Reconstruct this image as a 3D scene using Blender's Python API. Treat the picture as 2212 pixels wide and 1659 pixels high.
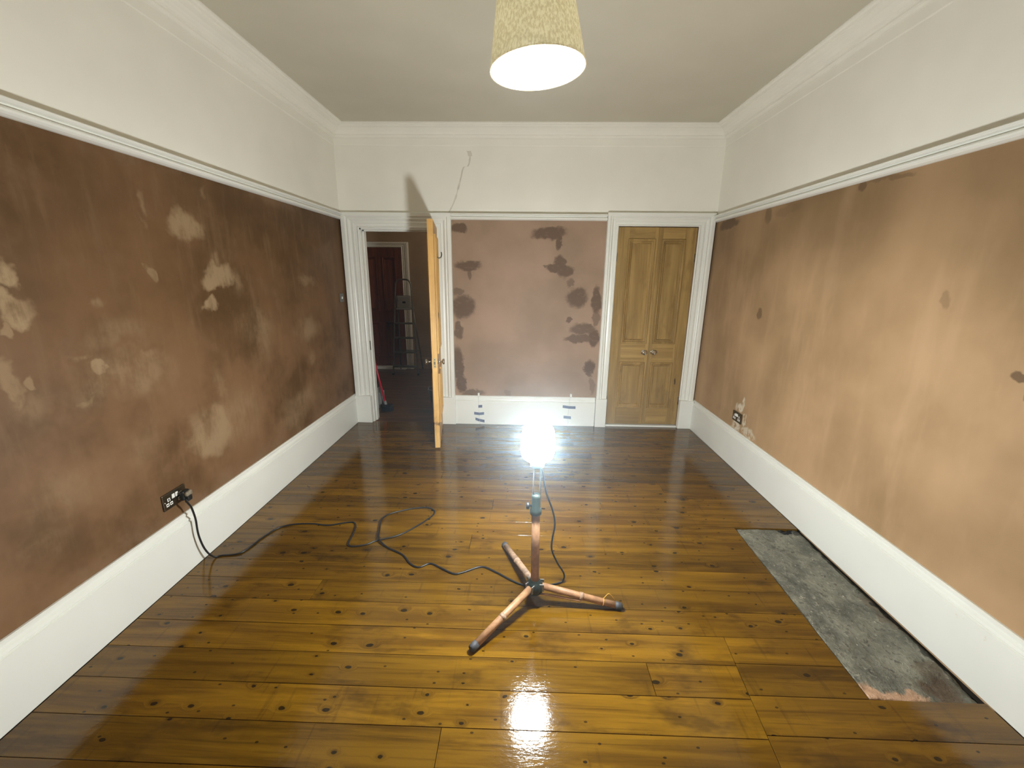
import bpy, bmesh, math, random
from mathutils import Vector, Matrix, noise

random.seed(7)
scene = bpy.context.scene
for o in list(bpy.data.objects):
    bpy.data.objects.remove(o, do_unlink=True)
COL = scene.collection

# ------------------------------------------------------------------ camera
PITCH, YAW, ROLL = math.radians(14.6258), math.radians(-1.4028), math.radians(0.6522)
cy, sy, cp, sp = math.cos(YAW), math.sin(YAW), math.cos(PITCH), math.sin(PITCH)
fwd = Vector((sy * cp, cy * cp, -sp))
rgt0 = Vector((cy, -sy, 0.0))
up0 = rgt0.cross(fwd)
rgt = rgt0 * math.cos(ROLL) + up0 * math.sin(ROLL)
upv = -rgt0 * math.sin(ROLL) + up0 * math.cos(ROLL)
cam_data = bpy.data.cameras.new('camera')
cam_data.sensor_width = 36.0
cam_data.sensor_fit = 'HORIZONTAL'
cam_data.lens = 897.2 / 2212.0 * 36.0
cam_data.clip_start = 0.05
cam = bpy.data.objects.new('camera', cam_data)
COL.objects.link(cam)
mw = Matrix.Identity(4)
for i in range(3):
    mw[i][0], mw[i][1], mw[i][2] = rgt[i], upv[i], -fwd[i]
mw[0][3], mw[1][3], mw[2][3] = 0.0, 0.0, 1.59
cam.matrix_world = mw
scene.camera = cam

# ------------------------------------------------------------------ world, exposure, lamp strengths
world = bpy.data.worlds.new('night')
scene.world = world
world.use_nodes = True
world.node_tree.nodes['Background'].inputs[0].default_value = (0.01, 0.012, 0.02, 1)
world.node_tree.nodes['Background'].inputs[1].default_value = 1.0
# added haze in the air, imitating lens glow round the work lamp
_hz = world.node_tree.nodes.new('ShaderNodeVolumeScatter')
_hz.inputs['Color'].default_value = (0.72, 0.90, 1.0, 1)
_hz.inputs['Density'].default_value = 0.0085
_hz.inputs['Anisotropy'].default_value = 0.85
world.node_tree.links.new(_hz.outputs[0], world.node_tree.nodes['World Output'].inputs['Volume'])
scene.cycles.max_bounces = 8
scene.cycles.use_light_tree = False
scene.cycles.use_adaptive_sampling = True
scene.cycles.adaptive_threshold = 0.08
vs = scene.view_settings
scene.display_settings.display_device = 'sRGB'
vs.view_transform = 'Standard'
try:
    vs.look = 'None'
except Exception:
    pass
vs.gamma = 1.0
vs.use_curve_mapping = False
vs.exposure = 0.10

WORK_LIGHT = 490.0        # emission of the work lamp's diffuser
WORK_COL = (0.94, 1.0, 1.01)
BULB = 320.0              # emission of the bulb in the pendant shade
BULB_COL = (0.95, 1.0, 0.88)

# ------------------------------------------------------------------ room dimensions (metres)
XL, XR, D, YF = -1.829, 1.856, 4.341, -0.95
ZC = 2.92
RB = 2.107                # bottom of the picture rail
WT = 0.13                 # wall thickness
SKZ, SKT = 0.322, 0.025
HY = 7.05                 # far wall of the hall
HXL, HXR = -2.9, 0.35


# ------------------------------------------------------------------ mesh helpers
class MB:
    """collects geometry and links it as ONE mesh object"""

    def __init__(self):
        self.v, self.f, self.mi, self.sm = [], [], [], []
        self.cur, self.smooth = 0, False

    def add(self, vs_, fs_):
        b = len(self.v)
        self.v += [tuple(p) for p in vs_]
        for f in fs_:
            self.f.append(tuple(b + i for i in f))
            self.mi.append(self.cur)
            self.sm.append(self.smooth)

    def box(self, a, b, M=None):
        x0, y0, z0 = a
        x1, y1, z1 = b
        p = [(x0, y0, z0), (x1, y0, z0), (x1, y1, z0), (x0, y1, z0), (x0, y0, z1), (x1, y0, z1), (x1, y1, z1), (x0, y1, z1)]
        if M is not None:
            p = [M @ Vector(q) for q in p]
        self.add(p, [(0, 3, 2, 1), (4, 5, 6, 7), (0, 1, 5, 4), (1, 2, 6, 5), (2, 3, 7, 6), (3, 0, 4, 7)])

    def cbox(self, a, b, c, M=None):
        """box with chamfered edges"""
        bm = bmesh.new()
        bmesh.ops.create_cube(bm, size=1.0)
        for v in bm.verts:
            v.co = Vector(((a[0] + b[0]) / 2 + v.co.x * (b[0] - a[0]), (a[1] + b[1]) / 2 + v.co.y * (b[1] - a[1]), (a[2] + b[2]) / 2 + v.co.z * (b[2] - a[2])))
        bmesh.ops.bevel(bm, geom=bm.edges[:], offset=c, segments=2, affect='EDGES', profile=0.5)
        bm.verts.index_update()
        vs_ = [(M @ v.co) if M is not None else v.co.copy() for v in bm.verts]
        fs_ = [[v.index for v in f.verts] for f in bm.faces]
        bm.free()
        self.add(vs_, fs_)

    def tube(self, pts, r, n=10, caps=True, radii=None):
        pts = [Vector(p) for p in pts]
        m = len(pts)
        t = [(pts[min(i + 1, m - 1)] - pts[max(i - 1, 0)]).normalized() for i in range(m)]
        nrm = t[0].orthogonal().normalized()
        base, fs_ = [], []
        for i in range(m):
            nrm = (nrm - t[i] * nrm.dot(t[i]))
            nrm = nrm.normalized() if nrm.length > 1e-6 else t[i].orthogonal().normalized()
            bn = t[i].cross(nrm)
            rr = radii[i] if radii else r
            for k in range(n):
                a = 2 * math.pi * k / n
                base.append(pts[i] + (nrm * math.cos(a) + bn * math.sin(a)) * rr)
        for i in range(m - 1):
            for k in range(n):
                fs_.append((i * n + k, i * n + (k + 1) % n, (i + 1) * n + (k + 1) % n, (i + 1) * n + k))
        if caps:
            fs_.append(tuple(reversed(range(n))))
            fs_.append(tuple((m - 1) * n + k for k in range(n)))
        self.add(base, fs_)

    def lathe(self, prof, n=32, M=None, cap0=False, cap1=False):
        vs_, fs_ = [], []
        for (r, z) in prof:
            for k in range(n):
                a = 2 * math.pi * k / n
                p = Vector((r * math.cos(a), r * math.sin(a), z))
                vs_.append(M @ p if M is not None else p)
        for i in range(len(prof) - 1):
            for k in range(n):
                fs_.append((i * n + k, i * n + (k + 1) % n, (i + 1) * n + (k + 1) % n, (i + 1) * n + k))
        if cap0:
            fs_.append(tuple(reversed(range(n))))
        if cap1:
            fs_.append(tuple((len(prof) - 1) * n + k for k in range(n)))
        self.add(vs_, fs_)

    def sweep(self, prof, A, B, nrm, ma=0.0, mb=0.0):
        """profile [(offset, z)] along the wall line A-B; nrm points into the room; ma/mb mitre the ends"""
        A, B, nrm = Vector(A), Vector(B), Vector(nrm)
        d = (B - A).normalized()
        n = len(prof)
        vs_ = [(A + nrm * o + d * (o * ma)).to_tuple() + (z,) for o, z in prof]
        vs_ += [(B + nrm * o - d * (o * mb)).to_tuple() + (z,) for o, z in prof]
        fs_ = [(i, (i + 1) % n, n + (i + 1) % n, n + i) for i in range(n)]
        fs_ += [tuple(range(n)), tuple(reversed(range(n, 2 * n)))]
        self.add(vs_, fs_)

    def ring(self, prof, x0, x1, z0, z1, sides='LTRB'):
        """mitred frame in the XZ plane round the rectangle; profile [(w, y)]: w outward from the rectangle, y depth"""
        n = len(prof)
        C = []
        for (sx, sz, cx, cz) in ((-1, -1, x0, z0), (-1, 1, x0, z1), (1, 1, x1, z1), (1, -1, x1, z0)):
            C.append([(cx + sx * w, y, cz + sz * w) for w, y in prof])
        for s, a, b in (('L', 0, 1), ('T', 1, 2), ('R', 2, 3), ('B', 3, 0)):
            if s in sides:
                vs_ = C[a] + C[b]
                self.add(vs_, [(i, (i + 1) % n, n + (i + 1) % n, n + i) for i in range(n)] + [tuple(range(n)), tuple(reversed(range(n, 2 * n)))])

    def build(self, name, mats, parent=None, loc=(0, 0, 0), rot=None, sub=0):
        me = bpy.data.meshes.new(name)
        me.from_pydata(self.v, [], self.f)
        if not isinstance(mats, (list, tuple)):
            mats = [mats]
        for m in mats:
            me.materials.append(m)
        me.polygons.foreach_set('material_index', self.mi)
        me.polygons.foreach_set('use_smooth', self.sm)
        bm = bmesh.new()
        bm.from_mesh(me)
        bmesh.ops.recalc_face_normals(bm, faces=bm.faces[:])
        bm.to_mesh(me)
        bm.free()
        me.update()
        o = bpy.data.objects.new(name, me)
        COL.objects.link(o)
        o.location = loc
        if rot:
            o.rotation_euler = rot
        if parent:
            o.parent = parent
        if sub:
            md = o.modifiers.new('sub', 'SUBSURF')
            md.levels = md.render_levels = sub
        return o


def empty(name, loc=(0, 0, 0), rot=None):
    o = bpy.data.objects.new(name, None)
    o.empty_display_size = 0.1
    COL.objects.link(o)
    o.location = loc
    if rot:
        o.rotation_euler = rot
    return o


def tag(o, label, cat, group=None):
    o['label'] = label
    o['category'] = cat
    if group:
        o['group'] = group
    return o


def struct(o):
    o['kind'] = 'structure'
    return o


def smooth_path(pts, n=6, closed=False):
    """Catmull-Rom through pts"""
    P = [Vector(p) for p in pts]
    out = []
    for i in range(len(P) - 1):
        p0, p1, p2, p3 = P[max(i - 1, 0)], P[i], P[i + 1], P[min(i + 2, len(P) - 1)]
        for k in range(n):
            t = k / n
            out.append(0.5 * ((2 * p1) + (p2 - p0) * t + (2 * p0 - 5 * p1 + 4 * p2 - p3) * t * t + (-p0 + 3 * p1 - 3 * p2 + p3) * t ** 3))
    out.append(P[-1])
    return out


# ------------------------------------------------------------------ material helpers
def lin(r, g, b):
    def f(c):
        c /= 255.0
        return c / 12.92 if c <= 0.04045 else ((c + 0.055) / 1.055) ** 2.4
    return (f(r), f(g), f(b), 1.0)


class NT:
    def __init__(self, name):
        self.m = bpy.data.materials.new(name)
        self.m.use_nodes = True
        self.t = self.m.node_tree
        self.t.nodes.clear()
        self.out = self.t.nodes.new('ShaderNodeOutputMaterial')

    def n(self, typ, ins=None, **props):
        nd = self.t.nodes.new('ShaderNode' + typ)
        for k, v in props.items():
            setattr(nd, k, v)
        for k, v in (ins or {}).items():
            s = nd.inputs[k]
            if isinstance(v, bpy.types.NodeSocket):
                self.t.links.new(v, s)
            else:
                s.default_value = v
        return nd

    def math(self, op, a, b=None, c=None, clamp=False):
        ins = {0: a}
        if b is not None:
            ins[1] = b
        if c is not None:
            ins[2] = c
        return self.n('Math', ins, operation=op, use_clamp=clamp).outputs[0]

    def vmath(self, op, a, b=None):
        ins = {0: a}
        if b is not None:
            ins[1] = b
        nd = self.n('VectorMath', ins, operation=op)
        return nd.outputs['Value'] if op in ('LENGTH', 'DISTANCE') else nd.outputs[0]

    def mix(self, f, a, b, mode='MIX'):
        nd = self.t.nodes.new('ShaderNodeMix')
        nd.data_type = 'RGBA'
        nd.blend_type = mode
        for s, v in ((nd.inputs[0], f), (nd.inputs[6], a), (nd.inputs[7], b)):
            if isinstance(v, bpy.types.NodeSocket):
                self.t.links.new(v, s)
            else:
                s.default_value = v
        return nd.outputs[2]

    def map(self, v, a, b, c=0.0, d=1.0, smooth=True):
        return self.n('MapRange', {0: v, 1: a, 2: b, 3: c, 4: d}, interpolation_type='SMOOTHSTEP' if smooth else 'LINEAR').outputs[0]

    def noise(self, vec, scale, detail=3.0, rough=0.55, dim='3D', dist=0.0):
        nd = self.n('TexNoise', {'Vector': vec, 'Scale': scale, 'Detail': detail, 'Roughness': rough, 'Distortion': dist}, noise_dimensions=dim)
        return nd.outputs[0]

    def noisec(self, vec, scale, detail=3.0):
        return self.n('TexNoise', {'Vector': vec, 'Scale': scale, 'Detail': detail}).outputs[1]

    def coord(self, which='Object'):
        return self.n('TexCoord').outputs[which]

    def bump(self, h, strength=0.3, dist=0.01):
        return self.n('Bump', {'Height': h, 'Strength': strength, 'Distance': dist}).outputs[0]

    def principled(self, color, rough=0.5, normal=None, **kw):
        ins = {'Base Color': color, 'Roughness': rough}
        if normal is not None:
            ins['Normal'] = normal
        for k, v in kw.items():
            ins[k.replace('_', ' ')] = v
        p = self.n('BsdfPrincipled', ins)
        self.t.links.new(p.outputs[0], self.out.inputs[0])
        return p

    def surf(self, s):
        self.t.links.new(s, self.out.inputs[0])


def plain(name, col, rough=0.5, var=0.06, scale=12.0, metal=0.0, bump=0.0, **kw):
    T = NT(name)
    co = T.coord()
    n = T.noise(co, scale, 4)
    c2 = tuple(max(0, x * (1 - 3 * var)) for x in col[:3]) + (1,)
    c = T.mix(T.map(n, 0.3, 0.7), c2, col)
    nm = T.bump(T.noise(co, scale * 6, 3), bump, 0.004) if bump else None
    T.principled(c, rough, nm, Metallic=metal, **kw)
    return T.m


def mask(T, vec2, blobs, e0=1.18, e1=0.72):
    """union of soft ellipses in a 2D coordinate: stains and dried patches with a shape of their own"""
    tot = None
    for (a, b, ra, rb, s) in blobs:
        v = T.vmath('MULTIPLY', T.vmath('SUBTRACT', vec2, (a, b, 0)), (1 / ra, 1 / rb, 0))
        m = T.map(T.vmath('LENGTH', v), e0, e1, 0.0, s)
        tot = m if tot is None else T.math('MAXIMUM', tot, m)
    return tot


def wall_coord(T, axis, warp=((3.0, 0.10), (16.0, 0.03))):
    """(along the wall, height) coordinate, frayed by noise"""
    co = T.coord()
    sx = T.n('SeparateXYZ', {0: co})
    flat = T.n('CombineXYZ', {0: sx.outputs[axis], 1: sx.outputs[2], 2: 0.0}).outputs[0]
    w = flat
    for sc, am in warp:
        d = T.vmath('MULTIPLY', T.vmath('SUBTRACT', T.noisec(co, sc, 4), (0.5, 0.5, 0.5)), (am * 2, am * 2, 0))
        w = T.vmath('ADD', w, d)
    return co, flat, w


BACK = [(-0.641, 2.032, 0.086, 0.051, 1), (-0.567, 1.688, 0.139, 0.049, 1), (-0.554, 1.61, 0.029, 0.064, 0.8), (-0.619, 1.276, 0.128, 0.119, 1), (-0.661, 1.422, 0.052, 0.036, 0.7), (-0.669, 1.035, 0.046, 0.107, 0.9), (-0.678, 0.646, 0.062, 0.209, 1), (-0.658, 0.454, 0.063, 0.098, 1), (-0.525, 0.35, 0.143, 0.046, 0.8), (0.24, 2.005, 0.178, 0.065, 1), (0.344, 1.911, 0.029, 0.075, 1), (0.366, 1.718, 0.065, 0.07, 1), (0.42, 1.635, 0.087, 0.059, 1), (0.31, 1.662, 0.087, 0.039, 1), (0.222, 1.682, 0.044, 0.014, 0.8), (0.477, 1.515, 0.029, 0.043, 0.7), (0.549, 1.379, 0.111, 0.095, 1), (0.75, 1.352, 0.052, 0.139, 1), (0.478, 1.157, 0.033, 0.033, 0.9), (0.633, 1.054, 0.135, 0.068, 0.9), (0.578, 0.955, 0.159, 0.043, 0.9), (0.744, 0.965, 0.063, 0.092, 1), (0.717, 0.654, 0.061, 0.079, 1), (0.736, 0.591, 0.039, 0.048, 0.9), (-0.146, 0.357, 0.039, 0.03, 0.4), (0.744, 0.447, 0.031, 0.097, 0.5), (0.746, 1.176, 0.045, 0.09, 0.7)]
LEFT = [(1.484, 1.573, 0.04, 0.045, 1), (1.469, 1.469, 0.058, 0.042, 1), (1.428, 1.413, 0.016, 0.026, 0.7), (2.363, 1.851, 0.12, 0.074, 0.75), (2.522, 2.059, 0.023, 0.031, 0.4), (2.096, 1.912, 0.019, 0.03, 0.4), (2.054, 1.84, 0.014, 0.021, 0.35), (2.045, 1.592, 0.026, 0.04, 0.6), (2.527, 1.576, 0.116, 0.06, 0.8), (2.431, 1.427, 0.061, 0.048, 0.8), (2.65, 1.53, 0.05, 0.08, 0.5), (2.54, 1.662, 0.04, 0.054, 0.5), (1.729, 1.157, 0.037, 0.024, 0.8), (1.83, 1.111, 0.231, 0.085, 0.45), (1.87, 1.28, 0.169, 0.068, 0.3), (2.827, 1.226, 0.195, 0.126, 0.4), (2.845, 1.12, 0.13, 0.153, 0.35), (3.501, 1.13, 0.179, 0.078, 0.5), (3.48, 0.891, 0.063, 0.055, 0.5), (1.674, 1.214, 0.038, 0.019, 0.5), (1.441, 1.213, 0.026, 0.02, 0.6), (1.376, 1.201, 0.032, 0.11, 0.6), (2.403, 0.912, 0.047, 0.1, 0.5), (2.227, 0.814, 0.055, 0.032, 0.5), (1.657, 1.079, 0.046, 0.019, 0.5), (1.788, 1.416, 0.021, 0.028, 0.45), (3.617, 1.5, 0.133, 0.039, 0.4), (1.956, 1.179, 0.073, 0.022, 0.4), (2.268, 0.68, 0.148, 0.121, 0.7), (2.219, 0.784, 0.104, 0.065, 0.5), (1.826, 0.778, 0.097, 0.088, 0.25), (1.478, 0.743, 0.156, 0.129, 0.25), (2.518, 0.68, 0.231, 0.177, 0.4), (3.325, 0.567, 0.316, 0.096, 0.4), (1.38, 0.554, 0.075, 0.072, 0.25), (1.422, 1.114, 0.088, 0.083, 0.4), (3.153, 0.461, 0.211, 0.111, 0.4)]
RIGHT = [(2.548, 2.083, 0.031, 0.03, 0.8), (2.426, 2.089, 0.09, 0.017, 0.5), (2.299, 2.078, 0.08, 0.013, 0.5), (3.351, 1.32, 0.045, 0.049, 0.7), (1.567, 1.241, 0.031, 0.02, 0.9), (1.54, 1.195, 0.014, 0.033, 0.7), (4.069, 2.069, 0.191, 0.041, 0.9), (3.439, 2.056, 0.051, 0.051, 0.6), (3.209, 2.057, 0.159, 0.038, 0.3), (1.921, 1.523, 0.024, 0.028, 0.35)]
RPALE = [(3.405, 0.532, 0.056, 0.034, 1), (3.365, 0.577, 0.027, 0.052, 0.9), (3.434, 0.363, 0.064, 0.053, 1), (3.312, 0.449, 0.027, 0.051, 1), (3.262, 0.357, 0.09, 0.044, 0.8), (3.213, 0.337, 0.087, 0.036, 0.8), (3.474, 0.305, 0.044, 0.031, 0.9), (3.473, 0.522, 0.022, 0.034, 0.6)]


def mat_plaster_left():
    T = NT('damp_plaster')
    co, flat, w = wall_coord(T, 1, ((2.5, 0.14), (9.0, 0.06), (40.0, 0.012)))
    streak = T.noise(T.vmath('MULTIPLY', co, (1, 9, 1.6)), 1.6, 6, 0.62)
    cloud = T.noise(co, 1.7, 5, 0.6)
    big = T.noise(co, 5.0, 6, 0.65)
    c = T.mix(T.map(cloud, 0.32, 0.68), lin(84, 60, 34), lin(112, 82, 53))
    c = T.mix(T.math('MULTIPLY', T.map(streak, 0.48, 0.72), 0.38), c, lin(124, 98, 70))
    c = T.mix(T.math('MULTIPLY', T.map(big, 0.52, 0.70), 0.30), c, lin(122, 94, 70))
    brush = T.noise(T.vmath('MULTIPLY', co, (1, 16, 4)), 1.4, 6, 0.7)
    fray = T.math('ADD', T.math('MULTIPLY', big, 0.6), T.math('MULTIPLY', brush, 0.4))
    m = T.math('MULTIPLY', mask(T, w, [q for q in LEFT if q[4] < 0.6], 1.5, 0.15), T.map(fray, 0.38, 0.58, 0.15, 1.0))
    m2 = T.math('MULTIPLY', mask(T, w, [q for q in LEFT if q[4] >= 0.6], 1.3, 0.75), T.map(fray, 0.36, 0.54, 0.25, 0.95))
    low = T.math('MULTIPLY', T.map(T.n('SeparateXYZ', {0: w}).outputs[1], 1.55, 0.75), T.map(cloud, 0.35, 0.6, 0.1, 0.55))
    c = T.mix(low, c, lin(134, 101, 73))  # lower wall paler: light falloff put into the plaster colour
    m = T.math('MAXIMUM', m, m2)
    c = T.mix(m, c, lin(158, 134, 102))
    # the edges of the coat dry first
    sz = T.n('SeparateXYZ', {0: flat}).outputs[1]
    edge = T.math('MAXIMUM', T.map(sz, 2.03, 2.12), T.map(sz, 0.47, 0.34))
    c = T.mix(T.math('MULTIPLY', edge, T.map(big, 0.42, 0.62, 0.0, 0.5)), c, lin(128, 102, 78))
    nm = T.bump(T.noise(T.vmath('MULTIPLY', co, (1, 1, 0.6)), 6, 5), 0.15, 0.01)
    T.principled(c, T.map(m, 0, 1, 0.55, 0.8), nm, Specular_IOR_Level=0.25)
    return T.m


def mat_plaster_right():
    T = NT('dry_plaster')
    co, flat, w = wall_coord(T, 1, ((4, 0.06), (22, 0.02)))
    cloud = T.noise(co, 1.1, 5, 0.55)
    streak = T.noise(T.vmath('MULTIPLY', co, (1, 5, 1.0)), 1.3, 5, 0.6)
    c = T.mix(T.map(cloud, 0.3, 0.7), lin(146, 118, 84), lin(182, 149, 112))
    c = T.mix(T.math('MULTIPLY', T.map(streak, 0.45, 0.75), 0.4), c, lin(196, 162, 126))
    upper_shade = T.math('MULTIPLY', T.map(T.n('SeparateXYZ', {0: w}).outputs[1], 1.35, 2.05), T.map(cloud, 0.25, 0.6, 0.8, 0.45))
    c = T.mix(upper_shade, c, lin(118, 93, 62))  # weaker light towards the rail painted into the plaster colour
    c = T.mix(mask(T, w, RIGHT), c, lin(100, 78, 55))
    pw = T.noise(co, 30, 4)
    c = T.mix(T.math('MULTIPLY', mask(T, w, RPALE), T.map(pw, 0.34, 0.5)), c, lin(205, 194, 172))
    nm = T.bump(T.noise(co, 5, 5), 0.12, 0.01)
    T.principled(c, 0.7, nm, Specular_IOR_Level=0.3)
    return T.m


def mat_plaster_back():
    T = NT('patchy_plaster')
    co, flat, w = wall_coord(T, 0, ((5, 0.045), (16, 0.034), (55, 0.014)))
    cloud = T.noise(co, 1.6, 5, 0.55)
    c = T.mix(T.map(cloud, 0.3, 0.7), lin(144, 119, 96), lin(166, 137, 114))
    fray = T.noise(T.vmath('MULTIPLY', co, (1, 1, 2)), 20, 4)
    c = T.mix(T.math('MULTIPLY', mask(T, w, BACK), T.map(fray, 0.25, 0.45, 0.75, 1.0)), c, lin(102, 78, 58))
    nm = T.bump(T.noise(co, 6, 5), 0.1, 0.01)
    T.principled(c, 0.6, nm, Specular_IOR_Level=0.4)
    return T.m


def mat_hall_plaster():
    T = NT('hall_plaster')
    co = T.coord()
    c = T.mix(T.map(T.noise(co, 1.5, 5), 0.3, 0.7), lin(140, 118, 94), lin(160, 136, 108))
    T.principled(c, 0.7)
    return T.m


def mat_wood(name, light, mid, dark, axis='x', rough=0.35, knots=0.5, kscale=(5.0, 9.0), spec=0.5, bump=0.12, nails=False, coat=0.0, tones=(0.86, 1.1), smudge=0.45):
    """pine: long grain along `axis` of the object, knots and smudges; every piece samples its own log"""
    T = NT(name)
    co = T.coord()
    rnd = T.n('ObjectInfo').outputs['Random']
    off = T.n('CombineXYZ', {0: T.math('MULTIPLY', rnd, 37.0), 1: T.math('MULTIPLY', rnd, 91.0), 2: T.math('MULTIPLY', rnd, 53.0)}).outputs[0]
    if axis == 'z':
        s = T.n('SeparateXYZ', {0: co})
        co = T.n('CombineXYZ', {0: s.outputs[2], 1: s.outputs[0], 2: s.outputs[1]}).outputs[0]
    elif axis == 'y':
        s = T.n('SeparateXYZ', {0: co})
        co = T.n('CombineXYZ', {0: s.outputs[1], 1: s.outputs[0], 2: s.outputs[2]}).outputs[0]
    p = T.vmath('ADD', co, off)
    # knots
    kv = T.vmath('MULTIPLY', p, (kscale[0], kscale[1], 0))
    kv = T.vmath('ADD', kv, T.vmath('MULTIPLY', T.vmath('SUBTRACT', T.noisec(p, 25, 2), (0.5, 0.5, 0.5)), (0.10, 0.10, 0)))
    vor = T.n('TexVoronoi', {'Vector': kv, 'Scale': 1.0, 'Randomness': 0.9}, voronoi_dimensions='2D', feature='F1')
    dist, ccol = vor.outputs['Distance'], vor.outputs['Color']
    cs = T.n('SeparateColor', {0: ccol})
    gate = T.map(cs.outputs[0], 1.0 - knots, 1.0 - knots + 0.02)
    size = T.map(cs.outputs[1], 0, 1, 0.035, 0.10, smooth=False)
    rel = T.math('DIVIDE', dist, size)
    knot = T.math('MULTIPLY', T.map(rel, 1.15, 0.75), gate)
    halo = T.math('MULTIPLY', T.map(rel, 3.6, 0.8), gate)
    # grain bends round the knots
    gp = T.vmath('MULTIPLY', p, (0.9, 13.0, 13.0))
    bend = T.n('CombineXYZ', {0: 0.0, 1: T.math('MULTIPLY', halo, 0.5), 2: 0.0}).outputs[0]
    gp = T.vmath('ADD', gp, bend)
    g1 = T.noise(gp, 1.3, 5, 0.6, dist=0.6)
    g2 = T.noise(T.vmath('MULTIPLY', gp, (1.5, 5.0, 5.0)), 1.5, 3, 0.5)
    c = T.mix(T.map(g1, 0.32, 0.68), mid, light)
    c = T.mix(T.math('MULTIPLY', T.map(g2, 0.52, 0.74), 0.45), c, dark)
    # broad smudges of stain
    sm = T.noise(T.vmath('MULTIPLY', p, (2.2, 4.5, 1)), 1.6, 4, 0.6)
    c = T.mix(T.math('MULTIPLY', T.map(sm, 0.54, 0.72), smudge), c, dark)
    sl = T.noise(T.vmath('MULTIPLY', T.vmath('ADD', p, (5.0, 3.0, 1.0)), (1.3, 9.0, 1)), 1.5, 4, 0.65)
    c = T.mix(T.math('MULTIPLY', T.map(sl, 0.55, 0.75), 0.55), c, tuple(min(1, x * 1.35) for x in light[:3]) + (1,))
    if nails:
        cross = T.noise(T.vmath('MULTIPLY', p, (30.0, 2.2, 1)), 1.0, 3, 0.6)
        c = T.mix(T.math('MULTIPLY', T.map(cross, 0.60, 0.72), 0.30), c, dark)
    # board to board tone
    tone = T.map(rnd, 0, 1, tones[0], tones[1], smooth=False)
    c = T.mix(1.0, c, T.n('CombineXYZ', {0: tone, 1: tone, 2: tone}).outputs[0], 'MULTIPLY')
    c = T.mix(T.math('MULTIPLY', halo, 0.25), c, dark)
    c = T.mix(T.math('MULTIPLY', knot, 0.9), c, tuple(x * 0.22 for x in dark[:3]) + (1,))
    if nails:
        nv = T.n('TexVoronoi', {'Vector': T.vmath('MULTIPLY', p, (9.0, 15.0, 0)), 'Scale': 1.0, 'Randomness': 1.0}, voronoi_dimensions='2D', feature='F1')
        ng = T.math('GREATER_THAN', T.n('SeparateColor', {0: nv.outputs['Color']}).outputs[0], 0.72)
        nk = T.math('MULTIPLY', T.map(nv.outputs['Distance'], 0.07, 0.045), ng)
        c = T.mix(T.math('MULTIPLY', nk, 0.75), c, tuple(x * 0.18 for x in dark[:3]) + (1,))
    h = T.math('ADD', T.math('MULTIPLY', g2, 0.35), T.noise(T.vmath('MULTIPLY', p, (1, 2.2, 1)), 42, 3, 0.6))
    h = T.math('ADD', h, T.math('MULTIPLY', T.noise(p, 9, 2), 1.2))
    nm = T.bump(h, bump, 0.003)
    kw = dict(Specular_IOR_Level=spec)
    if coat:
        kw.update(Coat_Weight=coat, Coat_Roughness=0.04)
    T.principled(c, rough, nm, **kw)
    return T.m


def mat_paint(name, col, rough=0.35, wear=0.0):
    T = NT(name)
    co = T.coord()
    n = T.noise(co, 3, 4)
    c = T.mix(T.map(n, 0.3, 0.75), tuple(x * 0.95 for x in col[:3]) + (1,), col)
    if wear:
        wn = T.noise(T.vmath('MULTIPLY', co, (1, 1, 1)), 26, 5, 0.7)
        c = T.mix(T.map(wn, 0.66, 0.74, 0, wear), c, lin(206, 184, 148))
    nm = T.bump(T.noise(co, 40, 3), 0.06, 0.003)
    T.principled(c, rough, nm, Specular_IOR_Level=0.4)
    return T.m


def mat_concrete():
    T = NT('rough_concrete')
    co = T.coord()
    n1 = T.noise(co, 7, 7, 0.68)
    n2 = T.noise(co, 28, 5, 0.65)
    c = T.mix(T.map(n1, 0.34, 0.66), lin(96, 96, 86), lin(140, 138, 124))
    c = T.mix(T.map(n2, 0.54, 0.66, 0, 0.7), c, lin(66, 63, 58))
    n3 = T.noise(T.vmath('MULTIPLY', co, (1, 0.6, 1)), 60, 4, 0.7)
    c = T.mix(T.map(n3, 0.52, 0.70, 0, 0.6), c, lin(164, 160, 144))
    spk = T.noise(co, 75, 2, 0.5)
    c = T.mix(T.map(spk, 0.70, 0.74, 0, 0.7), c, lin(205, 198, 184))
    # bare pinkish bedding at the near corner, brown rubble beside it, dark hole at the far edge
    sx = T.n('SeparateXYZ', {0: co})
    w = T.vmath('ADD', co, T.vmath('MULTIPLY', T.vmath('SUBTRACT', T.noisec(co, 14, 4), (.5, .5, .5)), (0.12, 0.12, 0)))
    flatw = T.vmath('MULTIPLY', w, (1, 1, 0))
    pink = mask(T, flatw, [(1.42, 1.31, 0.07, 0.05, 1), (1.50, 1.305, 0.10, 0.035, 1), (1.57, 1.31, 0.05, 0.03, .9)])
    c = T.mix(pink, c, T.mix(n2, lin(150, 112, 84), lin(222, 186, 156)))
    brn = mask(T, flatw, [(1.71, 1.35, 0.08, 0.07, .8), (1.75, 1.42, 0.06, 0.06, .5), (1.80, 1.75, 0.03, 0.12, .5)])
    c = T.mix(brn, c, T.mix(n1, lin(46, 38, 32), lin(128, 104, 82)))
    hole = mask(T, flatw, [(1.745, 2.425, 0.055, 0.02, 1), (1.80, 2.41, 0.03, 0.025, .7), (1.822, 2.0, 0.012, 0.4, .8), (1.82, 1.6, 0.012, 0.25, .7)])
    c = T.mix(hole, c, lin(34, 34, 36))
    nm = T.bump(T.math('ADD', T.math('ADD', n1, T.math('MULTIPLY', n2, 0.6)), T.math('MULTIPLY', n3, 0.35)), 0.9, 0.014)
    T.principled(c, 0.85, nm, Specular_IOR_Level=0.2)
    return T.m


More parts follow.
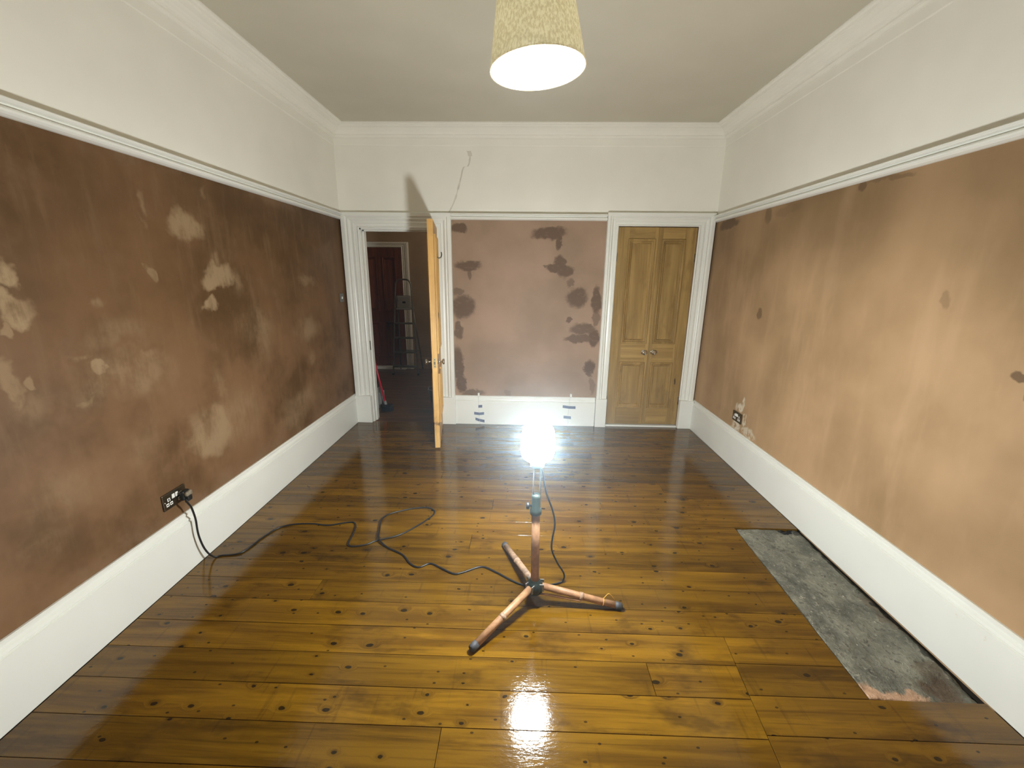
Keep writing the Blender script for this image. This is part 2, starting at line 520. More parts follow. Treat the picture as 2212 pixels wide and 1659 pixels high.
def mat_emit(name, col, strength):
    T = NT(name)
    e = T.n('Emission', {'Color': tuple(col) + (1,), 'Strength': strength})
    T.surf(e.outputs[0])
    return T.m


def mat_shade_fabric():
    T = NT('shade_fabric')
    co = T.coord()
    wv = T.noise(T.vmath('MULTIPLY', co, (1, 1, 0.5)), 150, 2, 0.6)
    c = T.mix(T.map(wv, 0.35, 0.65), lin(222, 208, 176), lin(252, 243, 220))
    nm = T.bump(wv, 0.2, 0.002)
    d = T.n('BsdfDiffuse', {'Color': c, 'Normal': nm})
    t = T.n('BsdfTranslucent', {'Color': c})
    m = T.n('MixShader', {0: 0.255, 1: d.outputs[0], 2: t.outputs[0]})
    T.surf(m.outputs[0])
    return T.m


def mat_shade_lining():
    T = NT('shade_lining')
    c = T.mix(T.noise(T.coord(), 20), lin(240, 242, 236), lin(246, 247, 242))
    d = T.n('BsdfDiffuse', {'Color': c})
    t = T.n('BsdfTranslucent', {'Color': c})
    m = T.n('MixShader', {0: 0.2, 1: d.outputs[0], 2: t.outputs[0]})
    T.surf(m.outputs[0])
    return T.m


M = dict(
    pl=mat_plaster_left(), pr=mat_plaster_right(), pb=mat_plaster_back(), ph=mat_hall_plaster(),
    frieze=mat_paint('frieze_paint', lin(238, 235, 224), 0.75),
    ceil=mat_paint('ceiling_paint', lin(202, 196, 178), 0.85),
    trim=mat_paint('gloss_trim', lin(234, 234, 226), 0.32),
    trimw=mat_paint('worn_gloss_trim', lin(231, 231, 223), 0.32, 0.35),
    crack=plain('filler', lin(218, 212, 198), 0.8),
    board=mat_wood('varnished_pine_board', lin(118, 84, 14), lin(84, 56, 5), lin(48, 29, 2), 'x', 0.085, 0.42, kscale=(6.0, 10.0), nails=True, spec=0.5, bump=0.18, tones=(0.72, 1.16), smudge=0.6),
    hallboard=mat_wood('dark_hall_board', lin(110, 76, 46), lin(80, 54, 34), lin(48, 32, 20), 'x', 0.35, 0.4, spec=0.35),
    pinez=mat_wood('stripped_pine_upright', lin(172, 141, 84), lin(148, 118, 66), lin(116, 87, 45), 'z', 0.45, 0.07, (1.6, 7.0), spec=0.35, bump=0.08),
    pinex=mat_wood('stripped_pine_rail', lin(172, 141, 84), lin(146, 116, 65), lin(112, 85, 43), 'x', 0.45, 0.14, (3.0, 8.0), spec=0.35, bump=0.08),
    pinelt=mat_wood('pale_pine_upright', lin(214, 172, 104), lin(190, 146, 82), lin(156, 112, 58), 'z', 0.4, 0.14, (2.2, 8.0), spec=0.4, bump=0.08),
    mahog=mat_wood('dark_hall_door', lin(118, 64, 42), lin(94, 50, 34), lin(56, 30, 22), 'z', 0.4, 0.1, (2, 6), spec=0.4),
    under=plain('dusty_underfloor', lin(30, 24, 18), 0.9),
    conc=mat_concrete(),
    chrome=plain('chrome', lin(215, 213, 208), 0.12, 0.02, 20, 1.0),
    brass=plain('brushed_plate', lin(196, 180, 140), 0.3, 0.05, 20, 1.0),
    nickel=plain('brushed_dark_nickel', lin(118, 110, 94), 0.38, 0.05, 30, 1.0),
    whitep=plain('white_plastic', lin(238, 237, 230), 0.35, 0.02),
    blackp=plain('black_plastic', lin(28, 29, 30), 0.45, 0.1),
    cable=plain('black_cable', lin(30, 27, 27), 0.38, 0.1, 30),
    dusty=plain('dusty_black_plastic', lin(150, 138, 118), 0.8, 0.2, 90),
    orange=plain('worn_orange_paint', lin(184, 138, 100), 0.48, 0.12, 30, bump=0.2),
    orangew=plain('scuffed_orange_paint', lin(178, 146, 120), 0.55, 0.16, 38, bump=0.2),
    hub=plain('dark_green_hub', lin(40, 50, 46), 0.35, 0.1),
    rubber=plain('grey_rubber', lin(70, 70, 74), 0.6, 0.15, 60),
    tiey=plain('yellow_tie', lin(226, 170, 70), 0.5),
    alu=plain('dull_aluminium', lin(128, 126, 120), 0.45, 0.06, 25, 0.8),
    greyp=plain('grey_plastic', lin(140, 138, 134), 0.5),
    red=plain('red_handle', lin(190, 30, 52), 0.35),
    bristle=plain('dark_bristle', lin(40, 40, 46), 0.9, 0.2, 60),
    bucket=plain('dark_blue_bucket', lin(58, 66, 78), 0.45),
    rim=plain('pale_bag_rim', lin(140, 146, 150), 0.5),
    tape=plain('grey_blue_tape', lin(104, 110, 138), 0.5, 0.08, 40),
    palecable=plain('pale_cable', lin(222, 222, 216), 0.45),
    gap=plain('dark_gap', lin(16, 14, 12), 0.9),
    fabric=mat_shade_fabric(), lining=mat_shade_lining(),
    lamp=mat_emit('work_light_diffuser', WORK_COL, WORK_LIGHT), bulb=mat_emit('lit_bulb', BULB_COL, BULB),
)

# ================================================================== ROOM SHELL
# floor slab (under the boards), one for the room and the hall
b = MB()
b.box((HXL - WT, YF - WT, -0.12), (2.0, HY + WT, -0.03))
floor = struct(b.build('floor', M['under']))

b = MB()
b.box((HXL - WT, YF - WT, ZC), (2.1, HY + WT, ZC + 0.1))
ceiling = struct(b.build('ceiling', M['ceil']))


def wall(name, mats, rects):
    b = MB()
    for a, c, mi in rects:
        b.cur = mi
        b.box(a, c)
    return struct(b.build(name, mats))


Z0 = -0.03
RM = RB + 0.02        # colour change hidden behind the picture rail
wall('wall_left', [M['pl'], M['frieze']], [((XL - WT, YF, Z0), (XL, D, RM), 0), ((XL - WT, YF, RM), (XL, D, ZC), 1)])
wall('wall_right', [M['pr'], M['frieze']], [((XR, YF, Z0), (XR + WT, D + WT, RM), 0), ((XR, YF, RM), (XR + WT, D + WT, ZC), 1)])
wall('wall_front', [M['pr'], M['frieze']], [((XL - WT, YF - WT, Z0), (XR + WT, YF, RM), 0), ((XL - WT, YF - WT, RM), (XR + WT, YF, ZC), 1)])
DX0, DX1, DZ = -1.642, -0.872, 2.03      # hall doorway
CX0, CX1, CZ = 0.918, 1.694, 2.068       # closet doorway
wall('wall_back', [M['pb'], M['frieze']], [
    ((HXL, D, Z0), (DX0, D + WT, RM), 0),
    ((DX1, D, Z0), (CX0, D + WT, RM), 0),
    ((CX1, D, Z0), (XR, D + WT, RM), 0),
    ((DX0, D, DZ), (DX1, D + WT, RM), 0),
    ((CX0, D, CZ), (CX1, D + WT, RM), 0),
    ((HXL, D, RM), (XR, D + WT, ZC), 1)])
# hall and closet shells
wall('wall_hall_left', [M['ph']], [((HXL - WT, D, Z0), (HXL, HY, ZC), 0)])
wall('wall_hall_right', [M['ph']], [((HXR, D + WT, Z0), (HXR + WT, HY, ZC), 0)])
wall('wall_hall_back', [M['ph']], [((HXL, HY, Z0), (HXR + WT, HY + WT, ZC), 0)])
wall('wall_closet', [M['ph']], [((HXR + WT, D + 0.75, Z0), (XR + WT, D + 0.85, ZC), 0)])

# ------------------------------------------------------------------ skirting, rail, cornice
SK = [(0, SKZ), (0.009, SKZ), (0.015, SKZ - 0.005), (0.015, SKZ - 0.016), (0.008, SKZ - 0.020), (0.009, SKZ - 0.025), (0.019, SKZ - 0.035), (0.022, SKZ - 0.046), (0.015, SKZ - 0.053), (SKT, SKZ - 0.058), (SKT, 0.0), (0, 0.0)]
RAIL = [(0, 2.166), (0.042, 2.166), (0.052, 2.161), (0.052, 2.154), (0.044, 2.149), (0.026, 2.146), (0.023, 2.139), (0.036, 2.134), (0.041, 2.127), (0.040, 2.119), (0.030, 2.112), (0.014, 2.107), (0, 2.107)]
CORN = [(0, 2.828), (0.018, 2.828), (0.030, 2.832), (0.035, 2.840), (0.035, 2.850), (0.045, 2.853), (0.052, 2.866), (0.066, 2.880), (0.088, 2.892), (0.112, 2.898), (0.120, 2.900), (0.122, 2.906), (0.140, 2.908), (0.150, 2.914), (0.163, 2.914), (0.163, ZC), (0, ZC)]
BAND = [(0, 2.828), (0.006, 2.828), (0.006, 2.772), (0.003, 2.766), (0, 2.766)]


def trim(name, prof, A, B, n, ma, mb, mat='trim'):
    b = MB()
    b.sweep(prof, A, B, n, ma, mb)
    return struct(b.build(name, M[mat]))


LA, LB = (XL, YF), (XL, D)
RA, RB_ = (XR, YF), (XR, D)
trim('baseboard_left', SK, LA, (XL, D - 0.0), (1, 0), 1, 0, 'trimw')
trim('baseboard_right', SK, RA, (XR, D - 0.0), (-1, 0), 1, 0, 'trimw')
trim('baseboard_back', SK, (-0.722, D), (0.795, D), (0, -1), 0, 0, 'trim')
trim('baseboard_front', SK, (XL, YF), (XR, YF), (0, 1), 1, 1)
trim('trim_1', RAIL, LA, LB, (1, 0), 1, 1)
trim('trim_2', RAIL, RA, RB_, (-1, 0), 1, 1)
trim('trim_3', [(o, z + 0.006) for o, z in RAIL], (-0.722, D), (0.800, D), (0, -1), 0, 0)
trim('trim_4', RAIL, (XL, YF), (XR, YF), (0, 1), 1, 1)
trim('trim_5', CORN, LA, LB, (1, 0), 1, 1, 'frieze')
trim('trim_6', CORN, RA, RB_, (-1, 0), 1, 1, 'frieze')
trim('trim_7', CORN, (XL, D), (XR, D), (0, -1), 1, 1, 'frieze')
trim('trim_8', CORN, (XL, YF), (XR, YF), (0, 1), 1, 1, 'frieze')
trim('trim_9', BAND, LA, LB, (1, 0), 0, 0, 'frieze')
trim('trim_10', BAND, RA, RB_, (-1, 0), 0, 0, 'frieze')
trim('trim_11', BAND, (XL, D), (XR, D), (0, -1), 0, 0, 'frieze')


def arch_prof(w, y):
    """architrave: w = outward from the opening, depth towards the room (negative y from the wall face)"""
    k = w / 0.165
    P = [(0.0, 0), (0.0, -0.012), (0.010, -0.018), (0.018, -0.014), (0.020, -0.010), (0.048, -0.012), (0.052, -0.020), (0.075, -0.016), (0.082, -0.020), (0.090, -0.030), (0.100, -0.034), (0.112, -0.030), (0.118, -0.036), (0.126, -0.042), (0.160, -0.042), (0.165, -0.036), (0.165, 0)]
    return [(a * k, y + d) for a, d in P]


def architrave(name, x0, x1, z1, wl, wr, wt, y, zb, mat='trim', ysign=1, plinth=True):
    """three mitred members round an opening, each a child, and plinth blocks"""
    root = struct(empty(name, (0, 0, 0)))
    pl, pr, pt = arch_prof(wl, 0), arch_prof(wr, 0), arch_prof(wt, 0)
    n = len(pl)
    for nm, (Pa, Pb) in dict(
            left=([(x0 - w, y + ysign * d, zb) for w, d in pl], [(x0 - w, y + ysign * d, z1 + wt_) for (w, d), (wt_, _) in zip(pl, pt)]),
            right=([(x1 + w, y + ysign * d, zb) for w, d in pr], [(x1 + w, y + ysign * d, z1 + wt_) for (w, d), (wt_, _) in zip(pr, pt)]),
            top=([(x0 - w, y + ysign * d, z1 + wt_) for (w, d), (wt_, _) in zip(pl, pt)], [(x1 + w, y + ysign * d, z1 + wt_) for (w, d), (wt_, _) in zip(pr, pt)])).items():
        b = MB()
        b.add(Pa + Pb, [(i, (i + 1) % n, n + (i + 1) % n, n + i) for i in range(n)] + [tuple(range(n)), tuple(reversed(range(n, 2 * n)))])
        b.build('architrave_head' if nm == 'top' else 'architrave_leg', M[mat], root)
    if plinth:
        for xa, xb in ((x0 - wl - 0.004, x0 - 0.002), (x1 + 0.002, x1 + wr + 0.004)):
            b = MB()
            b.cbox((xa, y - 0.05, 0.0), (xb, y - 0.0005, zb), 0.003)
            b.build('plinth_block', M[mat], root)
    return root


a1 = architrave('trim_12', DX0, DX1, DZ, 0.170, 0.150, 0.145, D, 0.305)
a2 = architrave('trim_13', CX0, CX1, CZ, 0.115, 0.142, 0.122, D, 0.315)
a3 = architrave('trim_14', -2.76, -2.006, 2.015, 0.122, 0.122, 0.08, HY, 0.0, plinth=False)
# door lining of the hall doorway, with a stop bead
b = MB()
b.box((DX0 - 0.001, D - 0.001, 0), (DX0 + 0.012, D + WT + 0.01, DZ))
b.box((DX1 - 0.012, D - 0.001, 0), (DX1 + 0.001, D + WT + 0.01, DZ))
b.box((DX0, D - 0.001, DZ - 0.012), (DX1, D + WT + 0.01, DZ + 0.001))
b.box((DX0 + 0.012, D + 0.05, 0), (DX0 + 0.024, D + 0.09, DZ - 0.012))
b.box((DX1 - 0.024, D + 0.05, 0), (DX1 - 0.012, D + 0.09, DZ - 0.012))
b.box((DX0 + 0.012, D + 0.05, DZ - 0.024), (DX1 - 0.012, D + 0.09, DZ - 0.012))
lining = struct(b.build('trim_15', M['trim']))
b = MB()
b.cbox((DX0 + 0.0118, D + 0.014, 0.80), (DX0 + 0.0135, D + 0.040, 0.90), 0.0006)
b.build('strike_plate', M['nickel'], lining)['label'] = 'dull metal strike plate'
# closet threshold and dark head gap
b = MB()
b.cbox((CX0 + 0.001, D - 0.02, 0.0), (CX1 - 0.001, D + 0.05, 0.020), 0.004)
struct(b.build('trim_16', M['trim']))
# hall skirting right of the far door and low threshold
b = MB()
b.sweep([(0, 0.2), (0.012, 0.2), (0.02, 0.18), (0.02, 0), (0, 0)], (-1.88, HY), (HXR, HY), (0, -1))
struct(b.build('trim_17', M['ph']))
b = MB()
b.cbox((-2.76, HY - 0.10, 0.0), (-2.006, HY - 0.005, 0.05), 0.004)
struct(b.build('trim_18', M['trim']))
# repaired crack in the frieze
b = MB()
cr = smooth_path([(-0.743, 2.182), (-0.681, 2.298), (-0.622, 2.483), (-0.593, 2.582), (-0.547, 2.598), (-0.528, 2.68), (-0.540, 2.715), (-0.515, 2.735)][:0] or [(-0.743, 2.182, 0), (-0.681, 2.298, 0), (-0.622, 2.483, 0), (-0.593, 2.582, 0), (-0.547, 2.598, 0), (-0.528, 2.68, 0), (-0.540, 2.725, 0)], 4)
for i in range(len(cr) - 1):
    w = 0.007 + 0.006 * noise.noise(Vector((i * 0.9, 0, 3))) + (0.012 if i > len(cr) - 6 else 0)
    b.add([(cr[i].x - w, D - 0.0012, cr[i].y), (cr[i].x + w, D - 0.0012, cr[i].y), (cr[i + 1].x + w, D - 0.0012, cr[i + 1].y), (cr[i + 1].x - w, D - 0.0012, cr[i + 1].y)], [(0, 1, 2, 3)])
wb = bpy.data.objects['wall_back']
b.build('filler_line', M['crack'], wb)['label'] = 'greyish line of filler over a crack'

# ================================================================== FLOORBOARDS
P0, PW = 1.138, 0.1456
GAP = 0.0009


def board(x0a, x1a, y0, x0b, x1b, y1, mat, tilt=0.0, zt=0.0):
    """one board: corners at y0 are x0a..x1a, at y1 x0b..x1b"""
    cx, cyy = (x0a + x1a + x0b + x1b) / 4, (y0 + y1) / 2
    g, ch, zb = GAP, 0.0010, -0.022
    o = [(x0a + g, y0 + g), (x1a - g, y0 + g), (x1b - g, y1 - g), (x0b + g, y1 - g)]
    i = [(x0a + g + ch, y0 + g + ch), (x1a - g - ch, y0 + g + ch), (x1b - g - ch, y1 - g - ch), (x0b + g + ch, y1 - g - ch)]
    v = [(x - cx, y - cyy, zb) for x, y in o] + [(x - cx, y - cyy, -ch) for x, y in o] + [(x - cx, y - cyy, 0.0) for x, y in i]
    f = [(3, 2, 1, 0), (8, 9, 10, 11)]
    for k in range(4):
        j = (k + 1) % 4
        f += [(k, j, 4 + j, 4 + k), (4 + k, 4 + j, 8 + j, 8 + k)]
    b = MB()
    b.add(v, f)
    ob = b.build('floorboard', mat, floor, (cx, cyy, zt), (tilt, 0, 0))
    return ob


def cutx(y):            # the straight cut where the patched boards begin
    return 0.947 - 0.096 * (1.6 - y)


def hearthx(y):         # left edge of the hearth
    return 1.382 + 0.0295 * (y - 1.296)


rng = random.Random(21)
xw0, xw1 = XL + SKT + 0.004, XR - SKT - 0.004
HY0, HY1 = 1.300, P0 + 9 * PW
k = -15
while P0 + k * PW < D - 0.001:
    y0, y1 = P0 + k * PW, min(P0 + (k + 1) * PW, D + 0.0)
    if y0 < YF:
        y0 = YF + 0.03
    if k < 3:
        ra, rb = cutx(y0), cutx(y1)
    elif k < 9:
        ra, rb = hearthx(y0), hearthx(y1)
    else:
        ra = rb = xw1
    joints = []
    if k == -1:
        joints = [-0.27]
    elif k == 1:
        joints = [0.55]
    elif k == 4:
        joints = [-1.05]
    elif k in (0, 2, 3):
        joints = []
    elif rng.random() < 0.55:
        joints = [rng.uniform(-1.2, 1.2)]
    xs = [(xw0, xw0)] + [(j, j) for j in joints] + [(ra, rb)]
    for (a0, b0), (a1_, b1_) in zip(xs[:-1], xs[1:]):
        board(a0, a1_, y0, b0, b1_, y1, M['board'], math.radians(rng.uniform(-0.22, 0.22)), rng.uniform(-0.0006, 0.0))
    k += 1
# the patched boards between the cut and the wall / the hearth
ys = [1.5748, 1.4400, 1.300]
while ys[-1] > YF + 0.2:
    ys.append(ys[-1] - 0.1485)
for y1, y0 in zip(ys[:-1], ys[1:]):
    if y0 >= 1.299:
        board(cutx(y0), hearthx(y0), y0, cutx(y1), hearthx(y1), y1, M['board'], math.radians(rng.uniform(-0.2, 0.2)))
    else:
        board(cutx(y0), xw1, y0, cutx(y1), xw1, y1, M['board'], math.radians(rng.uniform(-0.2, 0.2)))
# hall boards, through the doorway
y = D
while y < HY - 0.01:
    y1 = min(y + 0.145, HY)
    if y < D + WT:
        board(DX0 + 0.014, DX1 - 0.014, y, DX0 + 0.014, DX1 - 0.014, min(y1, D + WT), M['hallboard'])
        y1 = min(y1, D + WT)
    else:
        board(HXL + 0.004, HXR - 0.004, y, HXL + 0.004, HXR - 0.004, y1, M['hallboard'])
    y = y1

# the concrete hearth let into the floor
b = MB()
nx, ny = 46, 120
for j in range(ny + 1):
    yy = HY0 + 0.004 + (HY1 - HY0 - 0.008) * j / ny
    for i in range(nx + 1):
        xa, xb = hearthx(yy) + 0.004, xw1 + 0.003
        xx = xa + (xb - xa) * i / nx
        q = Vector((xx, yy, 0))
        z = -0.008 + 0.006 * noise.noise(q * 6) + 0.005 * noise.noise(q * 21) + 0.003 * noise.noise(q * 60)
        e = min((xb - xx) / 0.03, 1.0)
        z -= 0.012 * (1 - e)
        if yy < 1.42 and xx > 1.62:
            z -= 0.010 * min(1, (xx - 1.62) / 0.05) * min(1, (1.42 - yy) / 0.04)
        if (xx - 1.745) ** 2 / 0.055 ** 2 + (yy - 2.425) ** 2 / 0.02 ** 2 < 1:
            z -= 0.012
        b.v.append((xx, yy, min(z, -0.0005)))
for j in range(ny):
    for i in range(nx):
        a = j * (nx + 1) + i
        b.f.append((a, a + 1, a + nx + 2, a + nx + 1))
        b.mi.append(0)
        b.sm.append(True)
nb = len(b.v)
# skirt down to the slab so that it is a solid
edge = [i for i in range(nx + 1)] + [j * (nx + 1) + nx for j in range(1, ny + 1)] + [ny * (nx + 1) + i for i in range(nx - 1, -1, -1)] + [j * (nx + 1) for j in range(ny - 1, 0, -1)]
for e in edge:
    b.v.append((b.v[e][0], b.v[e][1], -0.03))
m = len(edge)
for i in range(m):
    b.f.append((edge[i], nb + i, nb + (i + 1) % m, edge[(i + 1) % m]))
    b.mi.append(0)
    b.sm.append(False)
b.f.append(tuple(nb + i for i in range(m)))
b.mi.append(0)
b.sm.append(False)
hearth = b.build('concrete_hearth', M['conc'])
tag(hearth, 'rough grey concrete hearth slab let into the floorboards along the right wall', 'hearth')


# ================================================================== DOORS
def panel_door(root, w, t, h, z0, panels, m_up, m_rail, m_panel, sides=(1,), lock=0.80, moulding=0.043):
    """stiles, rails, panels and mouldings as children of root. Local frame: x 0..w, room face at y = 0, back at y = t"""
    xs = sorted({p[0] for p in panels} | {p[1] for p in panels})
    cols = sorted({(p[0], p[1]) for p in panels})
    rows = sorted({(p[2], p[3]) for p in panels})

    def bx(nm, a, c, m, ch=0.0012):
        b = MB()
        b.cbox(a, c, ch)
        return b.build(nm, m, root)
    bx('stile', (0, 0, z0), (cols[0][0], t, z0 + h), m_up)
    bx('stile', (cols[-1][1], 0, z0), (w, t, z0 + h), m_up)
    zs = [z0] + [v for r in rows for v in r] + [z0 + h]
    for i in range(0, len(zs), 2):
        bx('rail', (cols[0][0], 0.0004, zs[i]), (cols[-1][1], t - 0.0004, zs[i + 1]), m_rail)
    for (a, c) in zip(cols[:-1], cols[1:]):
        for r in rows:
            bx('muntin', (a[1], 0.0002, r[0]), (c[0], t - 0.0002, r[1]), m_up)
    for p in panels:
        bx('panel', (p[0], t * 0.40, p[2]), (p[1], t * 0.62, p[3]), m_panel)
        for s in sides:
            f0, dr = (0.0, 1) if s > 0 else (t, -1)
            q = [(0.008, 0.0), (0.008, -0.008), (0.004, -0.014), (-0.006, -0.014), (-0.012, -0.009), (-0.015, -0.001), (-0.020, 0.000), (-0.022, -0.005), (-0.028, -0.004), (-0.034, 0.006), (-0.038, t * 0.40), (0.0, t * 0.40)]
            b = MB()
            b.ring([(a * moulding / 0.044, f0 + dr * d) for a, d in q], p[0], p[1], p[2], p[3])
            b.build('panel_moulding', m_up, root)


def knob(root, x, y, z, d, mat, L=0.060, r=0.027):
    """door knob on its rose: axis along local y, d = -1 towards the room"""
    Rm = Matrix.Translation((x, y, z)) @ Matrix.Rotation(math.radians(90 if d < 0 else -90), 4, 'X')
    b = MB()
    b.smooth = True
    b.lathe([(0.0, 0), (0.026, 0.0), (0.026, 0.003), (0.022, 0.006), (0.010, 0.008), (0.0075, 0.014), (0.0075, L * 0.52), (0.012, L * 0.62), (r * 0.85, L * 0.70), (r, L * 0.82), (r * 0.96, L * 0.92), (r * 0.7, L * 0.99), (0, L)], 24, Rm)
    return b.build('knob', mat, root)


# --- the open pine door
hx, hy = -0.885, 4.303
fx, fy = -0.780, 3.613
W1 = math.hypot(fx - hx, fy - hy)
ang = math.atan2(fy - hy, fx - hx)
door1 = struct(empty('door_1', (hx, hy, 0), (0, 0, ang)))
TH = 0.048
d1 = empty('tmp')
# local y points to the right-hand (+x) face of the open leaf: shift so that the leaf is centred on the hinge line
panel_door_root = door1


class Off:
    pass


def shifted_door(root, w, t, h, z0, panels, *a, **k):
    before = set(bpy.data.objects)
    panel_door(root, w, t, h, z0, panels, *a, **k)
    for o in set(bpy.data.objects) - before:
        for v in o.data.vertices:
            v.co.y -= t / 2
    return [o for o in set(bpy.data.objects) - before]


bpy.data.objects.remove(d1)
shifted_door(door1, W1, TH, 2.020, 0.014, [(0.105, 0.305, 0.90, 1.92), (0.395, W1 - 0.105, 0.90, 1.92), (0.105, 0.305, 0.24, 0.70), (0.395, W1 - 0.105, 0.24, 0.70)],
             M['pinelt'], M['pinelt'], M['pinelt'], sides=(1, -1))
knob(door1, W1 - 0.060, TH / 2, 0.828, 1, M['chrome'], 0.062)
knob(door1, W1 - 0.060, -TH / 2, 0.828, -1, M['chrome'], 0.062)
b = MB()
b.cbox((W1 - 0.0005, -0.013, 0.782), (W1 + 0.0018, 0.013, 0.872), 0.0007)
lp = b.build('latch_plate', M['brass'], door1)
b = MB()
b.cbox((W1 + 0.001, -0.006, 0.815), (W1 + 0.010, 0.006, 0.838), 0.002)
b.build('latch_bolt', M['nickel'], lp)
b = MB()
b.smooth = True
b.lathe([(0.0045, 0), (0.0045, 0.0012), (0, 0.0012)], 10, Matrix.Translation((W1 + 0.0018, 0, 0.797)) @ Matrix.Rotation(math.radians(90), 4, 'Y'))
b.lathe([(0.0045, 0), (0.0045, 0.0012), (0, 0.0012)], 10, Matrix.Translation((W1 + 0.0018, 0, 0.858)) @ Matrix.Rotation(math.radians(90), 4, 'Y'))
b.build('plate_screw', M['nickel'], lp)
# double coat hook on the right-hand face
hk = MB()
hk.smooth = True
xk = W1 * 0.55
hk.cbox((xk - 0.008, TH / 2, 1.735), (xk + 0.008, TH / 2 + 0.004, 1.80), 0.001)
hk.tube(smooth_path([(xk, TH / 2 + 0.003, 1.755), (xk, TH / 2 + 0.025, 1.738), (xk, TH / 2 + 0.047, 1.745), (xk, TH / 2 + 0.054, 1.770), (xk, TH / 2 + 0.050, 1.790)]), 0.0055, 8)
hk.build('coat_hook', M['nickel'], door1)['label'] = 'dark metal coat hook'
for zz in (0.25, 1.80):
    b = MB()
    b.smooth = True
    b.tube([(-0.004, TH / 2 + 0.002, zz - 0.045), (-0.004, TH / 2 + 0.002, zz + 0.045)], 0.006, 10)
    b.build('hinge', M['nickel'], door1)

# --- the closet's two leaves, flush in their frame
LW = 1.319 - CX0 - 0.004
door2 = struct(empty('door_2', (CX0 + 0.003, D + 0.004, 0)))
panel_door(door2, LW, 0.036, 2.036, 0.026, [(0.112, LW - 0.034, 0.925, 1.945), (0.108, LW - 0.038, 0.222, 0.712)][:1] + [(0.112, LW - 0.034, 0.222, 0.712)], M['pinez'], M['pinex'], M['pinez'])
knob(door2, 1.272 - CX0 - 0.003, 0.0, 0.826, -1, M['chrome'], 0.050, 0.024)
RW = CX1 - 1.321 - 0.003
door3 = struct(empty('door_3', (1.321, D + 0.010, 0)))
panel_door(door3, RW, 0.036, 2.034, 0.028, [(0.042, RW - 0.112, 0.925, 1.945), (0.042, RW - 0.112, 0.222, 0.712)], M['pinez'], M['pinex'], M['pinez'])
knob(door3, 1.369 - 1.321, 0.0, 0.828, -1, M['chrome'], 0.050, 0.024)
for rt, xx in ((door2, 0.0), (door3, RW)):
    for zz in (0.30, 1.78):
        b = MB()
        b.smooth = True
        b.tube([(xx, -0.003, zz - 0.04), (xx, -0.003, zz + 0.04)], 0.005, 8)
        b.build('hinge', M['nickel'], rt)

# --- dark door at the end of the hall
door4 = struct(empty('door_4', (-2.757, HY - 0.022, 0)))
panel_door(door4, 0.748, 0.036, 1.95, 0.055, [(0.10, 0.335, 1.00, 1.86), (0.44, 0.648, 1.00, 1.86), (0.10, 0.335, 0.22, 0.80), (0.44, 0.648, 0.22, 0.80)], M['mahog'], M['mahog'], M['mahog'])


# ================================================================== PENDANT LAMP
PX, PY, PZ = 0.034, 1.60, 2.253
pend = empty('pendant_lamp', (PX, PY, PZ), (0, math.radians(-3.6), 0))
tag(pend, 'lit pendant lamp with a tapered beige fabric shade hanging from the ceiling', 'lamp')
SH, RBOT, RTOP = 0.27, 0.158, 0.112
b = MB()
b.smooth = True
b.lathe([(RBOT, 0.0), (RTOP, SH)], 64)
b.build('lamp_shade', M['fabric'], pend)
b = MB()
b.smooth = True
b.lathe([(RBOT - 0.0015, 0.0008), (RTOP - 0.0015, SH - 0.0008)], 64)
b.build('shade_lining', M['lining'], pend)['label'] = 'white inner lining'
for rr, zz in ((RBOT, 0.0), (RTOP, SH)):
    b = MB()
    b.smooth = True
    b.tube([(rr * math.cos(a), rr * math.sin(a), zz) for a in [2 * math.pi * i / 64 for i in range(65)]], 0.0022, 8, caps=False)
    b.build('shade_ring', M['fabric'], pend)
# overlapped seam of the lining
a0 = math.radians(122)
b = MB()
pa, pb = Vector((math.cos(a0), math.sin(a0), 0)), Vector((-math.sin(a0), math.cos(a0), 0))
b.add([pa * (RBOT - 0.003) + pb * -0.003, pa * (RBOT - 0.003) + pb * 0.003, pa * (RTOP - 0.003) + pb * 0.003 + Vector((0, 0, SH)), pa * (RTOP - 0.003) + pb * -0.003 + Vector((0, 0, SH))], [(0, 1, 2, 3)])
b.build('shade_seam', plain('seam', lin(62, 62, 58), 0.7), pend)
b = MB()
b.smooth = True
b.lathe([(0.0, 0.030), (0.016, 0.033), (0.027, 0.047), (0.030, 0.063), (0.027, 0.085), (0.018, 0.112), (0.013, 0.130)], 24)
b.build('bulb', M['bulb'], pend)
b = MB()
b.smooth = True
b.lathe([(0.0135, 0.128), (0.019, 0.130), (0.019, 0.235), (0.012, 0.245), (0.008, 0.262), (0.0, 0.264)], 20)
b.build('lamp_holder', M['whitep'], pend)
for i in range(3):
    a = 2 * math.pi * i / 3 + 0.4
    b = MB()
    b.tube([(0.018 * math.cos(a), 0.018 * math.sin(a), 0.215), (RTOP * math.cos(a), RTOP * math.sin(a), SH - 0.002)], 0.0015, 6)
    b.build('shade_spoke', M['whitep'], pend)
top_l = Matrix.Rotation(math.radians(3.6), 4, 'Y') @ Vector((0, 0, ZC - PZ))
b = MB()
b.smooth = True
b.tube(smooth_path([(0, 0, 0.262), (0.002, 0, 0.35), tuple(top_l * 0.93), tuple(top_l)], 6), 0.0035, 8)
b.build('flex', M['whitep'], pend)
b = MB()
b.smooth = True
b.lathe([(0.0, -0.03), (0.02, -0.029), (0.04, -0.018), (0.05, -0.004), (0.05, -0.0005)], 28, Matrix.Translation(top_l) @ Matrix.Rotation(math.radians(3.6), 4, 'Y'))
b.build('ceiling_rose', M['whitep'], pend)

